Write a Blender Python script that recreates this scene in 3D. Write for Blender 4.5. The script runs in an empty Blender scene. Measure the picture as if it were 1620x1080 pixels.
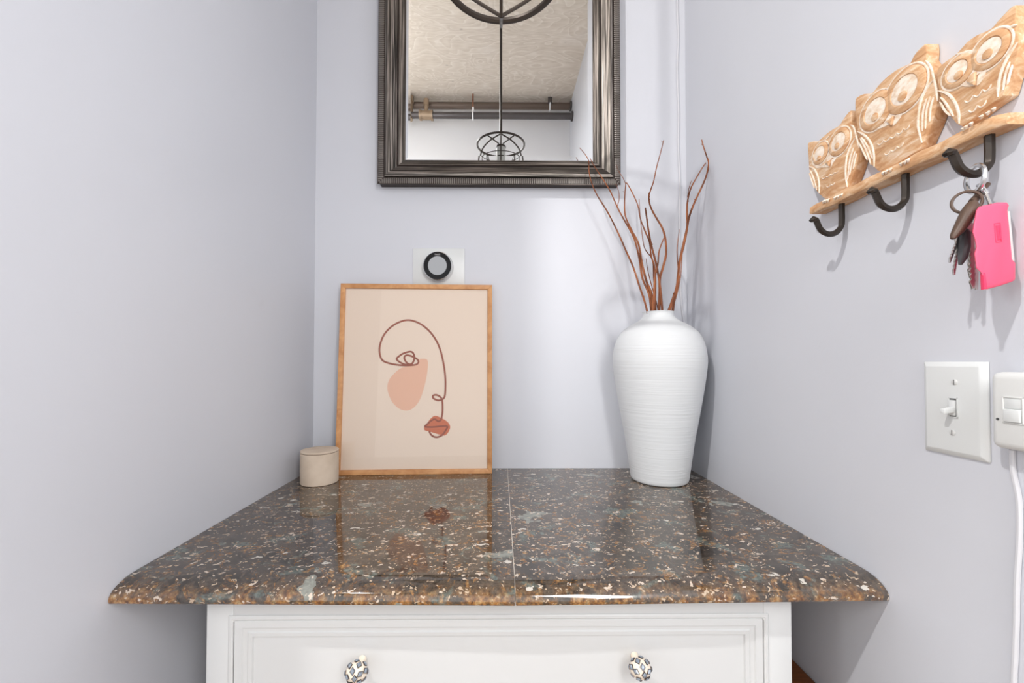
import bpy, bmesh, math, random
from mathutils import Vector, Matrix, noise
from math import sin, cos, pi, radians, sqrt, tan, atan2

S = bpy.context.scene
COL = S.collection
random.seed(7)

# ------------------------------------------------------------------ camera
F = 660.0
YAW, PITCH, ROLL, SX, SY = .008633, .01868, .001, 12.51, 18.07
CAM = Vector((0, 0, 1.25))
_r = Vector((cos(YAW), -sin(YAW), 0)); _f0 = Vector((sin(YAW), cos(YAW), 0)); _u0 = Vector((0, 0, 1))
FWD = _f0 * cos(PITCH) + _u0 * sin(PITCH)
_u = _u0 * cos(PITCH) - _f0 * sin(PITCH)
RGT = _r * cos(ROLL) + _u * sin(ROLL)
UPV = _u * cos(ROLL) - _r * sin(ROLL)
cd = bpy.data.cameras.new('camera'); cam = bpy.data.objects.new('camera', cd); COL.objects.link(cam)
cd.sensor_width = 36; cd.lens = F / 1620 * 36; cd.clip_start = .02
cd.shift_x = SX / 1620; cd.shift_y = SY / 1620
m3 = Matrix((RGT, UPV, -FWD)).transposed()
cam.matrix_world = Matrix.Translation(CAM) @ m3.to_4x4()
S.camera = cam

# ------------------------------------------------------------------ light and exposure
S.view_settings.view_transform = 'Standard'
S.view_settings.look = 'None'
S.view_settings.gamma = 1
S.view_settings.use_curve_mapping = False
S.view_settings.exposure = -0.07
S.cycles.use_denoising = True
S.cycles.max_bounces = 14
S.cycles.diffuse_bounces = 6
S.cycles.glossy_bounces = 6
S.cycles.blur_glossy = 0.5
S.cycles.sample_clamp_indirect = 6

W = bpy.data.worlds.new('world'); S.world = W; W.use_nodes = True
bg = W.node_tree.nodes['Background']
bg.inputs[0].default_value = (.97, .985, 1, 1)
bg.inputs[1].default_value = 1.38

kd = bpy.data.lights.new('ceiling_bulb_light', 'AREA'); key = bpy.data.objects.new('ceiling_bulb_light', kd); COL.objects.link(key)
key.location = (-.93, -.35, 3.05); kd.energy = 21; kd.shape = 'DISK'; kd.size = .065; kd.color = (1, .985, .965); kd.spread = radians(145)
key.rotation_euler = (Vector((.1, .95, 1.2)) - key.location).to_track_quat('-Z', 'Y').to_euler()
fd = bpy.data.lights.new('added_fill_light', 'AREA'); fill = bpy.data.objects.new('added_fill_light', fd); COL.objects.link(fill)  # added fill light that brightens the left wall, not a real lamp
fill.location = (.43, -.50, 1.72); fd.energy = 16.5; fd.shape = 'RECTANGLE'; fd.size = .34; fd.size_y = 1.0; fd.color = (1, .995, .985)
fill.rotation_euler = (Vector((-.55, .25, 1.25)) - fill.location).to_track_quat('-Z', 'Y').to_euler()

wd = bpy.data.lights.new('added_side_light', 'AREA'); side_light = bpy.data.objects.new('added_side_light', wd); COL.objects.link(side_light)  # added light from the left to lift the right wall, no window there
side_light.location = (-2.25, -.66, 1.85); wd.energy = 12; wd.shape = 'RECTANGLE'; wd.size = .35; wd.size_y = 1.0; wd.color = (.95, .98, 1); wd.spread = radians(165)
side_light.rotation_euler = (Vector((.55, .45, 1.55)) - side_light.location).to_track_quat('-Z', 'Z').to_euler()

# ------------------------------------------------------------------ helpers
def ray(px, py): return RGT * ((px - 810 + SX) / F) + UPV * ((540 + SY - py) / F) + FWD
def ax(px, py, X): d = ray(px, py); return CAM + d * ((X - CAM.x) / d.x)
def ay(px, py, Y): d = ray(px, py); return CAM + d * ((Y - CAM.y) / d.y)
def az(px, py, Z): d = ray(px, py); return CAM + d * ((Z - CAM.z) / d.z)

def origin(o):
    v = Vector((0, 0, 0))
    while o is not None:
        v += o.location; o = o.parent
    return v

def tag(o, label=None, cat=None, group=None, kind=None):
    if label: o['label'] = label
    if cat: o['category'] = cat
    if group: o['group'] = group
    if kind: o['kind'] = kind
    return o

def thing(name, loc, label, cat, group=None):
    o = bpy.data.objects.new(name, None); COL.objects.link(o)
    o.location = loc; o.empty_display_size = .02
    return tag(o, label, cat, group)

class MB:
    """collects geometry in world space; build() links it as one mesh object"""
    def __init__(s): s.v = []; s.f = []; s.mi = []
    def add(s, vs, fs, mi=0):
        b = len(s.v); s.v += [Vector(p) for p in vs]
        for f in fs: s.f.append([b + i for i in f]); s.mi.append(mi)
        return s
    def box(s, a, b, bev=0, mi=0, seg=2):
        bm = bmesh.new(); bmesh.ops.create_cube(bm, size=1)
        a, b = Vector(a), Vector(b)
        for v in bm.verts:
            v.co = Vector([a[i] + (v.co[i] + .5) * (b[i] - a[i]) for i in range(3)])
        if bev: bmesh.ops.bevel(bm, geom=bm.edges[:], offset=bev, segments=seg, profile=.5, affect='EDGES')
        return s.bm(bm, mi)
    def bm(s, bm, mi=0, mat=None):
        bm.verts.index_update()
        s.add([(mat @ v.co) if mat else v.co.copy() for v in bm.verts], [[v.index for v in f.verts] for f in bm.faces], mi)
        bm.free(); return s
    def tube(s, pts, rad, n=10, mi=0, closed=False, square=False):
        pts = [Vector(p) for p in pts]; N = len(pts)
        if not hasattr(rad, '__len__'): rad = [rad] * N
        vs = []; fs = []
        t0 = (pts[1] - pts[0]).normalized()
        ref = Vector((0, 0, 1)) if abs(t0.z) < .9 else Vector((0, 1, 0))
        nrm = (ref - t0 * ref.dot(t0)).normalized()
        for i, p in enumerate(pts):
            if closed: t = (pts[(i + 1) % N] - pts[i - 1]).normalized()
            else: t = (pts[min(i + 1, N - 1)] - pts[max(i - 1, 0)]).normalized()
            nrm = (nrm - t * nrm.dot(t)).normalized(); bn = t.cross(nrm)
            for k in range(n):
                a = 2 * pi * (k + .5) / n
                vs.append(p + (nrm * cos(a) + bn * sin(a)) * rad[i])
        for i in range(N if closed else N - 1):
            j = (i + 1) % N
            for k in range(n):
                l = (k + 1) % n
                fs.append([i * n + k, i * n + l, j * n + l, j * n + k])
        if not closed:
            fs.append(list(range(n))[::-1]); fs.append([(N - 1) * n + k for k in range(n)])
        return s.add(vs, fs, mi)
    def lathe(s, prof, c, n=48, mi=0, axis='z', capb=True, capt=True):
        c = Vector(c); vs = []; fs = []
        for (r, h) in prof:
            for k in range(n):
                a = 2 * pi * k / n
                q = (r * cos(a), r * sin(a), h)
                if axis == 'z': q = Vector(q)
                elif axis == 'y': q = Vector((q[0], q[2], -q[1]))
                else: q = Vector((q[2], q[0], q[1]))
                vs.append(c + q)
        for i in range(len(prof) - 1):
            for k in range(n):
                l = (k + 1) % n
                fs.append([i * n + k, i * n + l, (i + 1) * n + l, (i + 1) * n + k])
        if capb: fs.append(list(range(n))[::-1])
        if capt: fs.append([(len(prof) - 1) * n + k for k in range(n)])
        return s.add(vs, fs, mi)
    def prism(s, pts, d, bev=0, mi=0):
        """polygon pts extruded by vector d, optionally bevelled"""
        bm = bmesh.new(); d = Vector(d)
        a = [bm.verts.new(p) for p in pts]; b = [bm.verts.new(Vector(p) + d) for p in pts]
        n = len(pts)
        f1 = bm.faces.new(a); f2 = bm.faces.new(b[::-1])
        for i in range(n): bm.faces.new([a[i], b[i], b[(i + 1) % n], a[(i + 1) % n]])
        bmesh.ops.recalc_face_normals(bm, faces=bm.faces[:])
        if bev:
            es = list({e for f in (f1, f2) for e in f.edges})
            bmesh.ops.bevel(bm, geom=es, offset=bev, segments=2, profile=.5, affect='EDGES', clamp_overlap=True)
        return s.bm(bm, mi)
    def ribbon(s, pts, w, h, nrm, mi=0, taper=True, closed=False):
        """raised stroke of width w and height h lying on a plane with normal nrm"""
        nrm = Vector(nrm); pts = [Vector(p) for p in pts]; N = len(pts); vs = []; fs = []
        for i, p in enumerate(pts):
            if closed: t = (pts[(i + 1) % N] - pts[i - 1]).normalized()
            else: t = (pts[min(i + 1, N - 1)] - pts[max(i - 1, 0)]).normalized()
            sd = nrm.cross(t).normalized()
            k = 1
            if taper and not closed:
                u = i / (N - 1); k = max(.25, min(1, 6 * u, 6 * (1 - u)))
            vs += [p - sd * w * k / 2, p - sd * w * k / 4 + nrm * h, p + sd * w * k / 4 + nrm * h, p + sd * w * k / 2]
        for i in range(N if closed else N - 1):
            j = (i + 1) % N
            for q in range(3): fs.append([i * 4 + q, j * 4 + q, j * 4 + q + 1, i * 4 + q + 1])
        return s.add(vs, fs, mi)
    def build(s, name, mats, parent=None, smooth=True, sharp=35, label=None, kind=None):
        me = bpy.data.meshes.new(name); o0 = origin(parent) if parent else Vector((0, 0, 0))
        me.from_pydata([v - o0 for v in s.v], [], s.f)
        if not isinstance(mats, (list, tuple)): mats = [mats]
        for m in mats: me.materials.append(m)
        me.polygons.foreach_set('material_index', s.mi)
        bm = bmesh.new(); bm.from_mesh(me)
        bmesh.ops.recalc_face_normals(bm, faces=bm.faces[:])
        if smooth:
            for f in bm.faces: f.smooth = True
            for e in bm.edges:
                if len(e.link_faces) == 2 and e.calc_face_angle(0) > radians(sharp): e.smooth = False
        bm.to_mesh(me); bm.free()
        o = bpy.data.objects.new(name, me); COL.objects.link(o)
        if parent: o.parent = parent
        return tag(o, label, kind=kind)

def smooth_path(pts, k=6, closed=False):
    pts = [Vector(p) for p in pts]; N = len(pts); out = []
    rng = N if closed else N - 1
    for i in range(rng):
        if closed: p0, p1, p2, p3 = pts[i - 1], pts[i], pts[(i + 1) % N], pts[(i + 2) % N]
        else: p0, p1, p2, p3 = pts[max(i - 1, 0)], pts[i], pts[i + 1], pts[min(i + 2, N - 1)]
        for j in range(k):
            t = j / k; t2 = t * t; t3 = t2 * t
            out.append(.5 * ((2 * p1) + (p2 - p0) * t + (2 * p0 - 5 * p1 + 4 * p2 - p3) * t2 + (3 * p1 - p0 - 3 * p2 + p3) * t3))
    if not closed: out.append(pts[-1])
    return out

def circle(c, r, ux, uy, n=24):
    return [Vector(c) + Vector(ux) * (r * cos(2 * pi * k / n)) + Vector(uy) * (r * sin(2 * pi * k / n)) for k in range(n)]

# ------------------------------------------------------------------ materials
def mat(name, col=(.8, .8, .8), rough=.5, metal=0, spec=.5, coat=0):
    m = bpy.data.materials.new(name); m.use_nodes = True
    p = m.node_tree.nodes['Principled BSDF']
    p.inputs['Base Color'].default_value = (*col, 1)
    p.inputs['Roughness'].default_value = rough
    p.inputs['Metallic'].default_value = metal
    p.inputs['Specular IOR Level'].default_value = spec
    p.inputs['Coat Weight'].default_value = coat
    return m, m.node_tree.nodes, m.node_tree.links, p

def srgb(r, g, b):
    f = lambda c: (c / 255 / 12.92) if c / 255 <= .04045 else ((c / 255 + .055) / 1.055) ** 2.4
    return (f(r), f(g), f(b))

def N(nt, typ, **kw):
    n = nt.new(typ)
    for k, v in kw.items():
        if k in n.inputs: n.inputs[k].default_value = v
        else: setattr(n, k, v)
    return n

def ramp(nt, stops, interp='LINEAR'):
    n = nt.new('ShaderNodeValToRGB'); cr = n.color_ramp; cr.interpolation = interp
    while len(cr.elements) < len(stops): cr.elements.new(.5)
    for e, (p, c) in zip(cr.elements, stops):
        e.position = p; e.color = (*c, 1) if len(c) == 3 else c
    return n

def coords(nt, lk, scale=(1, 1, 1), rot=(0, 0, 0), loc=(0, 0, 0)):
    tc = nt.new('ShaderNodeTexCoord'); mp = nt.new('ShaderNodeMapping')
    mp.inputs['Scale'].default_value = scale; mp.inputs['Rotation'].default_value = rot; mp.inputs['Location'].default_value = loc
    lk.new(tc.outputs['Object'], mp.inputs['Vector']); return mp.outputs['Vector']

def bump(nt, lk, p, h, strength, dist=.002):
    b = nt.new('ShaderNodeBump'); b.inputs['Strength'].default_value = strength; b.inputs['Distance'].default_value = dist
    lk.new(h, b.inputs['Height']); lk.new(b.outputs['Normal'], p.inputs['Normal']); return b

def mix(nt, lk, fac, a, b, mode='MIX'):
    n = nt.new('ShaderNodeMix'); n.data_type = 'RGBA'; n.blend_type = mode; n.clamp_factor = True
    for s, i in ((fac, 0), (a, 6), (b, 7)):
        if isinstance(s, bpy.types.NodeSocket): lk.new(s, n.inputs[i])
        elif isinstance(s, (int, float)): n.inputs[i].default_value = s
        else: n.inputs[i].default_value = (*s, 1)
    return n.outputs[2]

def wall_mat():
    m, nt, lk, p = mat('painted_wall', (.62, .62, .665), .38, spec=.38)
    v = coords(nt, lk)
    n1 = N(nt, 'ShaderNodeTexNoise', Scale=1.6, Detail=3.0); lk.new(v, n1.inputs['Vector'])
    r = ramp(nt, [(.3, (.620, .632, .678)), (.7, (.648, .658, .702))]); lk.new(n1.outputs['Fac'], r.inputs['Fac'])
    # a few faint scuffs
    n3 = N(nt, 'ShaderNodeTexNoise', Scale=9.0, Detail=2.0); lk.new(v, n3.inputs['Vector'])
    r3 = ramp(nt, [(.74, (0, 0, 0)), (.80, (.16, .16, .16))]); lk.new(n3.outputs['Fac'], r3.inputs['Fac'])
    lk.new(mix(nt, lk, r3.outputs['Color'], r.outputs['Color'], (.5, .5, .53)), p.inputs['Base Color'])
    n2 = N(nt, 'ShaderNodeTexNoise', Scale=260.0, Detail=2.0); lk.new(v, n2.inputs['Vector'])
    bump(nt, lk, p, n2.outputs['Fac'], .12, .0006)
    return m

def granite_mat(off):
    m, nt, lk, p = mat('polished_granite', (.05, .04, .03), .045, spec=.5); p.inputs['IOR'].default_value = 1.85
    v = coords(nt, lk, loc=off)
    def noise_(scale, det=5.0, rough=.6, dist=0.0, vec=v):
        n = N(nt, 'ShaderNodeTexNoise', Scale=scale, Detail=det, Roughness=rough, Distortion=dist); lk.new(vec, n.inputs['Vector']); return n.outputs['Fac']
    base = ramp(nt, [(.32, (.012, .009, .006)), (.45, (.052, .040, .030)), (.60, (.092, .071, .054)), (.75, (.050, .038, .028))])
    lk.new(noise_(26, 6, .65, 1.2), base.inputs['Fac'])
    col = base.outputs['Color']
    # grey green mineral patches
    g = ramp(nt, [(.57, (0, 0, 0)), (.63, (1, 1, 1))]); lk.new(noise_(19, 4, .6, .6, coords(nt, lk, loc=(off[0] + 3, off[1] + 5, 1))), g.inputs['Fac'])
    gc = ramp(nt, [(.3, (.055, .068, .060)), (.7, (.15, .175, .155))]); lk.new(noise_(110, 4), gc.inputs['Fac'])
    col = mix(nt, lk, g.outputs['Color'], col, gc.outputs['Color'])
    # rust and gold veining
    o = ramp(nt, [(.555, (0, 0, 0)), (.60, (.8, .8, .8)), (.64, (.65, .65, .65)), (.70, (0, 0, 0))]); lk.new(noise_(33, 7, .7, 2.0, coords(nt, lk, loc=(off[0] + 7, off[1] + 1, 2))), o.inputs['Fac'])
    oc = ramp(nt, [(.35, (.11, .036, .007)), (.52, (.34, .15, .035)), (.68, (.52, .34, .15))]); lk.new(noise_(150, 3), oc.inputs['Fac'])
    gold = o.outputs['Color']
    # more rust near the raw lower edge of the slab
    sp = nt.new('ShaderNodeSeparateXYZ'); tc = nt.new('ShaderNodeTexCoord'); lk.new(tc.outputs['Object'], sp.inputs[0])
    mr = N(nt, 'ShaderNodeMapRange'); mr.inputs['From Min'].default_value = -.003; mr.inputs['From Max'].default_value = -.021
    lk.new(sp.outputs['Z'], mr.inputs['Value'])
    mm = N(nt, 'ShaderNodeMath', operation='MULTIPLY'); lk.new(mr.outputs['Result'], mm.inputs[0])
    gr = ramp(nt, [(.43, (0, 0, 0)), (.55, (1, 1, 1))]); lk.new(noise_(40, 4), gr.inputs['Fac']); lk.new(gr.outputs['Color'], mm.inputs[1])
    ad = N(nt, 'ShaderNodeMath', operation='MAXIMUM'); lk.new(mm.outputs[0], ad.inputs[0]); lk.new(gold, ad.inputs[1])
    dm = N(nt, 'ShaderNodeMath', operation='MULTIPLY'); lk.new(ad.outputs[0], dm.inputs[0]); dm.inputs[1].default_value = .85
    col = mix(nt, lk, dm.outputs[0], col, oc.outputs['Color'])
    fm = ramp(nt, [(.35, (.55, .55, .55)), (.65, (1.5, 1.45, 1.4))]); lk.new(noise_(210, 4, .7), fm.inputs['Fac'])
    col = mix(nt, lk, .8, col, fm.outputs['Color'], 'MULTIPLY')
    lv = nt.new('ShaderNodeVectorMath'); lv.operation = 'ADD'; ln = N(nt, 'ShaderNodeTexNoise', Scale=28.0, Detail=3.0); lk.new(v, ln.inputs['Vector'])
    l2 = nt.new('ShaderNodeVectorMath'); l2.operation = 'SCALE'; l2.inputs['Scale'].default_value = .09; lk.new(ln.outputs['Color'], l2.inputs[0])
    lk.new(coords(nt, lk, scale=(.75, 1, 1), loc=off), lv.inputs[0]); lk.new(l2.outputs[0], lv.inputs[1])
    vb = N(nt, 'ShaderNodeTexVoronoi', Scale=13.0)
    lk.new(lv.outputs[0], vb.inputs['Vector'])
    la = N(nt, 'ShaderNodeMath', operation='LESS_THAN'); lk.new(vb.outputs['Distance'], la.inputs[0]); la.inputs[1].default_value = .26
    ls = nt.new('ShaderNodeSeparateColor'); lk.new(vb.outputs['Color'], ls.inputs[0])
    lb = N(nt, 'ShaderNodeMath', operation='GREATER_THAN'); lk.new(ls.outputs[1], lb.inputs[0]); lb.inputs[1].default_value = .90
    lc = N(nt, 'ShaderNodeMath', operation='MULTIPLY'); lk.new(la.outputs[0], lc.inputs[0]); lk.new(lb.outputs[0], lc.inputs[1])
    lr = ramp(nt, [(.35, (.16, .16, .135)), (.65, (.27, .28, .245))]); lk.new(noise_(60, 5, .6, 1.5), lr.inputs['Fac'])
    col = mix(nt, lk, lc.outputs[0], col, lr.outputs['Color'])
    # pale feldspar flecks, two sizes
    wv = nt.new('ShaderNodeVectorMath'); wv.operation = 'ADD'
    nn = N(nt, 'ShaderNodeTexNoise', Scale=70.0, Detail=3.0); lk.new(v, nn.inputs['Vector'])
    sc = nt.new('ShaderNodeVectorMath'); sc.operation = 'SCALE'; sc.inputs['Scale'].default_value = .030; lk.new(nn.outputs['Color'], sc.inputs[0])
    lk.new(coords(nt, lk, scale=(.5, 1, 1), loc=off), wv.inputs[0]); lk.new(sc.outputs[0], wv.inputs[1])
    for scale, lim, thr, colr in ((95, .27, .74, (.60, .50, .41)), (170, .30, .66, (.50, .38, .27)), (50, .22, .88, (.58, .54, .48))):
        vo = N(nt, 'ShaderNodeTexVoronoi', Scale=float(scale)); lk.new(wv.outputs[0], vo.inputs['Vector'])
        a = N(nt, 'ShaderNodeMath', operation='LESS_THAN'); lk.new(vo.outputs['Distance'], a.inputs[0]); a.inputs[1].default_value = lim
        s2 = nt.new('ShaderNodeSeparateColor'); lk.new(vo.outputs['Color'], s2.inputs[0])
        b = N(nt, 'ShaderNodeMath', operation='GREATER_THAN'); lk.new(s2.outputs[0], b.inputs[0]); b.inputs[1].default_value = thr
        c = N(nt, 'ShaderNodeMath', operation='MULTIPLY'); lk.new(a.outputs[0], c.inputs[0]); lk.new(b.outputs[0], c.inputs[1])
        col = mix(nt, lk, c.outputs[0], col, colr)
    lk.new(col, p.inputs['Base Color'])
    return m

def oak_mat(name, c1, c2, scale=(3, 60, 60), rough=.5):
    m, nt, lk, p = mat(name, c1, rough, spec=.35)
    v = coords(nt, lk, scale=scale)
    n = N(nt, 'ShaderNodeTexNoise', Scale=3.0, Detail=5.0, Roughness=.6, Distortion=.6); lk.new(v, n.inputs['Vector'])
    r = ramp(nt, [(.3, c2), (.65, c1)]); lk.new(n.outputs['Fac'], r.inputs['Fac'])
    lk.new(r.outputs['Color'], p.inputs['Base Color']); bump(nt, lk, p, n.outputs['Fac'], .15, .0006)
    return m

def carved_wood_mat():
    m, nt, lk, p = mat('whitewashed_carved_wood', (.5, .3, .16), .6, spec=.3)
    v = coords(nt, lk, scale=(60, 22, 70))
    n = N(nt, 'ShaderNodeTexNoise', Scale=1.5, Detail=6.0, Roughness=.65, Distortion=.8); lk.new(v, n.inputs['Vector'])
    r = ramp(nt, [(.28, srgb(182, 130, 88)), (.46, srgb(206, 160, 118)), (.58, srgb(219, 184, 148)), (.72, srgb(238, 220, 200))])
    lk.new(n.outputs['Fac'], r.inputs['Fac']); lk.new(r.outputs['Color'], p.inputs['Base Color'])
    bump(nt, lk, p, n.outputs['Fac'], .2, .0008)
    return m

def whitewash_mat():
    m, nt, lk, p = mat('white_wash', (.8, .7, .6), .65, spec=.25)
    v = coords(nt, lk, scale=(90, 60, 90))
    n = N(nt, 'ShaderNodeTexNoise', Scale=2.0, Detail=4.0); lk.new(v, n.inputs['Vector'])
    r = ramp(nt, [(.3, srgb(222, 196, 168)), (.55, srgb(240, 226, 210)), (.8, srgb(248, 240, 230))])
    lk.new(n.outputs['Fac'], r.inputs['Fac']); lk.new(r.outputs['Color'], p.inputs['Base Color'])
    return m

def pewter_mat(name, axis):
    sc = {'x': (4, 220, 220), 'z': (220, 220, 4)}[axis]
    m, nt, lk, p = mat(name, (.2, .18, .16), .38, metal=.75, spec=.5)
    v = coords(nt, lk, scale=sc)
    n = N(nt, 'ShaderNodeTexNoise', Scale=1.0, Detail=4.0, Roughness=.6); lk.new(v, n.inputs['Vector'])
    r = ramp(nt, [(.36, srgb(46, 43, 40)), (.5, srgb(98, 92, 86)), (.66, srgb(178, 168, 160))])
    lk.new(n.outputs['Fac'], r.inputs['Fac']); lk.new(r.outputs['Color'], p.inputs['Base Color'])
    bump(nt, lk, p, n.outputs['Fac'], .12, .0005)
    return m

def plywood_mat():
    m, nt, lk, p = mat('plywood_sheathing', (.5, .44, .38), .75, spec=.15)
    v = coords(nt, lk, scale=(1, 1.6, 1))
    n0 = N(nt, 'ShaderNodeTexNoise', Scale=2.6, Detail=2.0, Roughness=.5, Distortion=.5); lk.new(v, n0.inputs['Vector'])
    mu = N(nt, 'ShaderNodeMath', operation='MULTIPLY'); lk.new(n0.outputs['Fac'], mu.inputs[0]); mu.inputs[1].default_value = 17
    fr = N(nt, 'ShaderNodeMath', operation='FRACT'); lk.new(mu.outputs[0], fr.inputs[0])
    n1 = N(nt, 'ShaderNodeTexNoise', Scale=40.0, Detail=5.0); lk.new(coords(nt, lk, scale=(.4, 3, 1)), n1.inputs['Vector'])
    r0 = ramp(nt, [(0, srgb(238, 231, 221)), (.10, srgb(222, 212, 199)), (.5, srgb(213, 202, 188)), (.9, srgb(205, 193, 178)), (1, srgb(238, 231, 221))]); lk.new(fr.outputs[0], r0.inputs['Fac'])
    r1 = ramp(nt, [(.3, srgb(200, 188, 172)), (.6, srgb(226, 216, 203))]); lk.new(n1.outputs['Fac'], r1.inputs['Fac'])
    c = mix(nt, lk, .5, r0.outputs['Color'], r1.outputs['Color'])
    n2 = N(nt, 'ShaderNodeTexNoise', Scale=3.5, Detail=3.0); lk.new(coords(nt, lk, loc=(4, 1, 0)), n2.inputs['Vector'])
    r2 = ramp(nt, [(.60, (0, 0, 0)), (.72, (.5, .5, .5))]); lk.new(n2.outputs['Fac'], r2.inputs['Fac'])
    c = mix(nt, lk, r2.outputs['Color'], c, srgb(238, 232, 224))
    n4 = N(nt, 'ShaderNodeTexVoronoi', Scale=5.0); lk.new(coords(nt, lk, scale=(1, 1.7, 1)), n4.inputs['Vector'])
    r4 = ramp(nt, [(.02, (.55, .55, .55)), (.07, (0, 0, 0))]); lk.new(n4.outputs['Distance'], r4.inputs['Fac'])
    c = mix(nt, lk, r4.outputs['Color'], c, srgb(140, 130, 120))
    lk.new(c, p.inputs['Base Color'])
    return m

def vase_mat():
    m, nt, lk, p = mat('ribbed_white_ceramic', (.69, .705, .715), .62, spec=.3)
    v = coords(nt, lk, scale=(4, 4, 230))
    n = N(nt, 'ShaderNodeTexNoise', Scale=1.0, Detail=3.0, Roughness=.6, Distortion=.3); lk.new(v, n.inputs['Vector'])
    bump(nt, lk, p, n.outputs['Fac'], .55, .0016)
    return m

def bark_mat():
    m, nt, lk, p = mat('red_brown_bark', (.2, .07, .03), .6, spec=.25)
    v = coords(nt, lk, scale=(60, 60, 18))
    n = N(nt, 'ShaderNodeTexNoise', Scale=1.0, Detail=4.0); lk.new(v, n.inputs['Vector'])
    r = ramp(nt, [(.3, srgb(92, 54, 36)), (.5, srgb(142, 84, 54)), (.7, srgb(176, 112, 74))]); lk.new(n.outputs['Fac'], r.inputs['Fac'])
    lk.new(r.outputs['Color'], p.inputs['Base Color'])
    return m

def ceramic_jar_mat():
    m, nt, lk, p = mat('sandy_stoneware', (.5, .4, .3), .7, spec=.25)
    n = N(nt, 'ShaderNodeTexNoise', Scale=22.0, Detail=4.0); lk.new(coords(nt, lk), n.inputs['Vector'])
    r = ramp(nt, [(.3, srgb(203, 184, 164)), (.7, srgb(220, 203, 184))]); lk.new(n.outputs['Fac'], r.inputs['Fac'])
    lk.new(r.outputs['Color'], p.inputs['Base Color'])
    return m

def floor_mat():
    m, nt, lk, p = mat('brown_floor_boards', (.2, .1, .05), .4)
    n = N(nt, 'ShaderNodeTexNoise', Scale=6.0, Detail=4.0); lk.new(coords(nt, lk, scale=(1, 12, 1)), n.inputs['Vector'])
    r = ramp(nt, [(.3, (.34, .23, .14)), (.7, (.50, .36, .24))]); lk.new(n.outputs['Fac'], r.inputs['Fac']); lk.new(r.outputs['Color'], p.inputs['Base Color'])
    return m

def pane_mat():
    m = bpy.data.materials.new('picture_glass'); m.use_nodes = True; nt = m.node_tree.nodes; lk = m.node_tree.links
    nt.remove(nt['Principled BSDF'])
    t = nt.new('ShaderNodeBsdfTransparent'); g = nt.new('ShaderNodeBsdfGlossy'); g.inputs['Roughness'].default_value = .02
    fr = nt.new('ShaderNodeFresnel'); fr.inputs['IOR'].default_value = 1.5
    mx = nt.new('ShaderNodeMixShader'); lk.new(fr.outputs[0], mx.inputs[0]); lk.new(t.outputs[0], mx.inputs[1]); lk.new(g.outputs[0], mx.inputs[2])
    lk.new(mx.outputs[0], nt['Material Output'].inputs['Surface'])
    return m

M_WALL = wall_mat()
M_WHITEWALL = mat('white_paint_wall', (.86, .86, .87), .5, spec=.3)[0]
M_PLY = plywood_mat()
M_FLOOR = floor_mat()
M_CAB = mat('white_lacquer', (.665, .672, .672), .35, spec=.4)[0]
M_PLASTIC = mat('white_plastic', (.70, .715, .71), .32, spec=.45)[0]
M_PLASTIC2 = mat('aged_white_plastic', (.72, .725, .71), .4, spec=.4)[0]
M_SLOT = mat('dark_slot', (.08, .08, .08), .6)[0]
M_SCREW = mat('painted_screw', (.66, .66, .65), .35)[0]
M_IRON = mat('bronze_iron', (.045, .036, .030), .38, metal=.6, spec=.5)[0]
M_LANT = mat('lantern_iron', (.060, .047, .038), .45, metal=.5, spec=.4)[0]
M_TUBE = mat('frosted_tube', (.55, .54, .50), .5)[0]
M_PEWX = pewter_mat('pewter_leaf_across', 'x')
M_PEWZ = pewter_mat('pewter_leaf_upright', 'z')
M_DARK = mat('dark_frame_edge', (.030, .018, .014), .5)[0]
M_RIB = mat('antiqued_ribs', srgb(138, 132, 126), .4, metal=.6)[0]
M_MIRROR = mat('silvered_glass', (.93, .945, .945), 0.0, metal=1)[0]
M_BACK = mat('backing_board', (.12, .09, .06), .8)[0]
M_OAK = oak_mat('oak_moulding', srgb(214, 160, 110), srgb(186, 128, 80), (10, 10, 10))
M_PRINT = mat('cream_print_paper', srgb(240, 220, 202), .6, spec=.2)[0]
M_INK = mat('brown_ink', srgb(150, 64, 22), .6, spec=.2)[0]
M_BLUSH = mat('blush_ink', srgb(236, 188, 160), .6, spec=.2)[0]
M_TERRA = mat('terracotta_ink', srgb(206, 106, 58), .6, spec=.2)[0]
M_PANE = pane_mat()
M_VASE = vase_mat()
M_BARK = bark_mat()
M_JAR = ceramic_jar_mat()
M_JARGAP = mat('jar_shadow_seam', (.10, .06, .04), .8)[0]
M_STEEL = mat('brushed_steel', (.72, .72, .73), .25, metal=1)[0]
M_BLACKGLASS = mat('black_glass', (.006, .006, .007), .12, spec=.25)[0]
M_SCREEN = mat('mirror_screen', (.34, .34, .35), .05, metal=.9)[0]
M_GREYINK = mat('grey_lettering', (.45, .45, .45), .5)[0]
M_WOOD = carved_wood_mat()
M_WASH = whitewash_mat()
M_ENDGRAIN = oak_mat('grey_end_grain', srgb(200, 174, 148), srgb(172, 142, 114), (40, 40, 12))
M_PINK = mat('pink_plastic', srgb(252, 88, 122), .42, spec=.4)[0]
M_PINKD = mat('pink_plastic_mark', srgb(226, 66, 104), .5, spec=.3)[0]
M_FOB = mat('brown_fob_leather', srgb(86, 66, 54), .45)[0]
M_KEYBLK = mat('grey_key_head', (.06, .062, .066), .45)[0]
M_KEY = mat('nickel_key', (.62, .61, .59), .28, metal=1)[0]
M_CREAM = mat('cream_enamel', srgb(240, 226, 208), .3, spec=.5)[0]
M_GEM = mat('blue_grey_stone', srgb(148, 158, 170), .18, metal=.35, spec=.6)[0]
M_GEMRIM = mat('dark_silver_setting', srgb(86, 78, 76), .35, metal=.7)[0]
M_BOARD = oak_mat('dark_stained_board', srgb(104, 56, 20), srgb(70, 34, 10), (8, 60, 8), .4)
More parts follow.
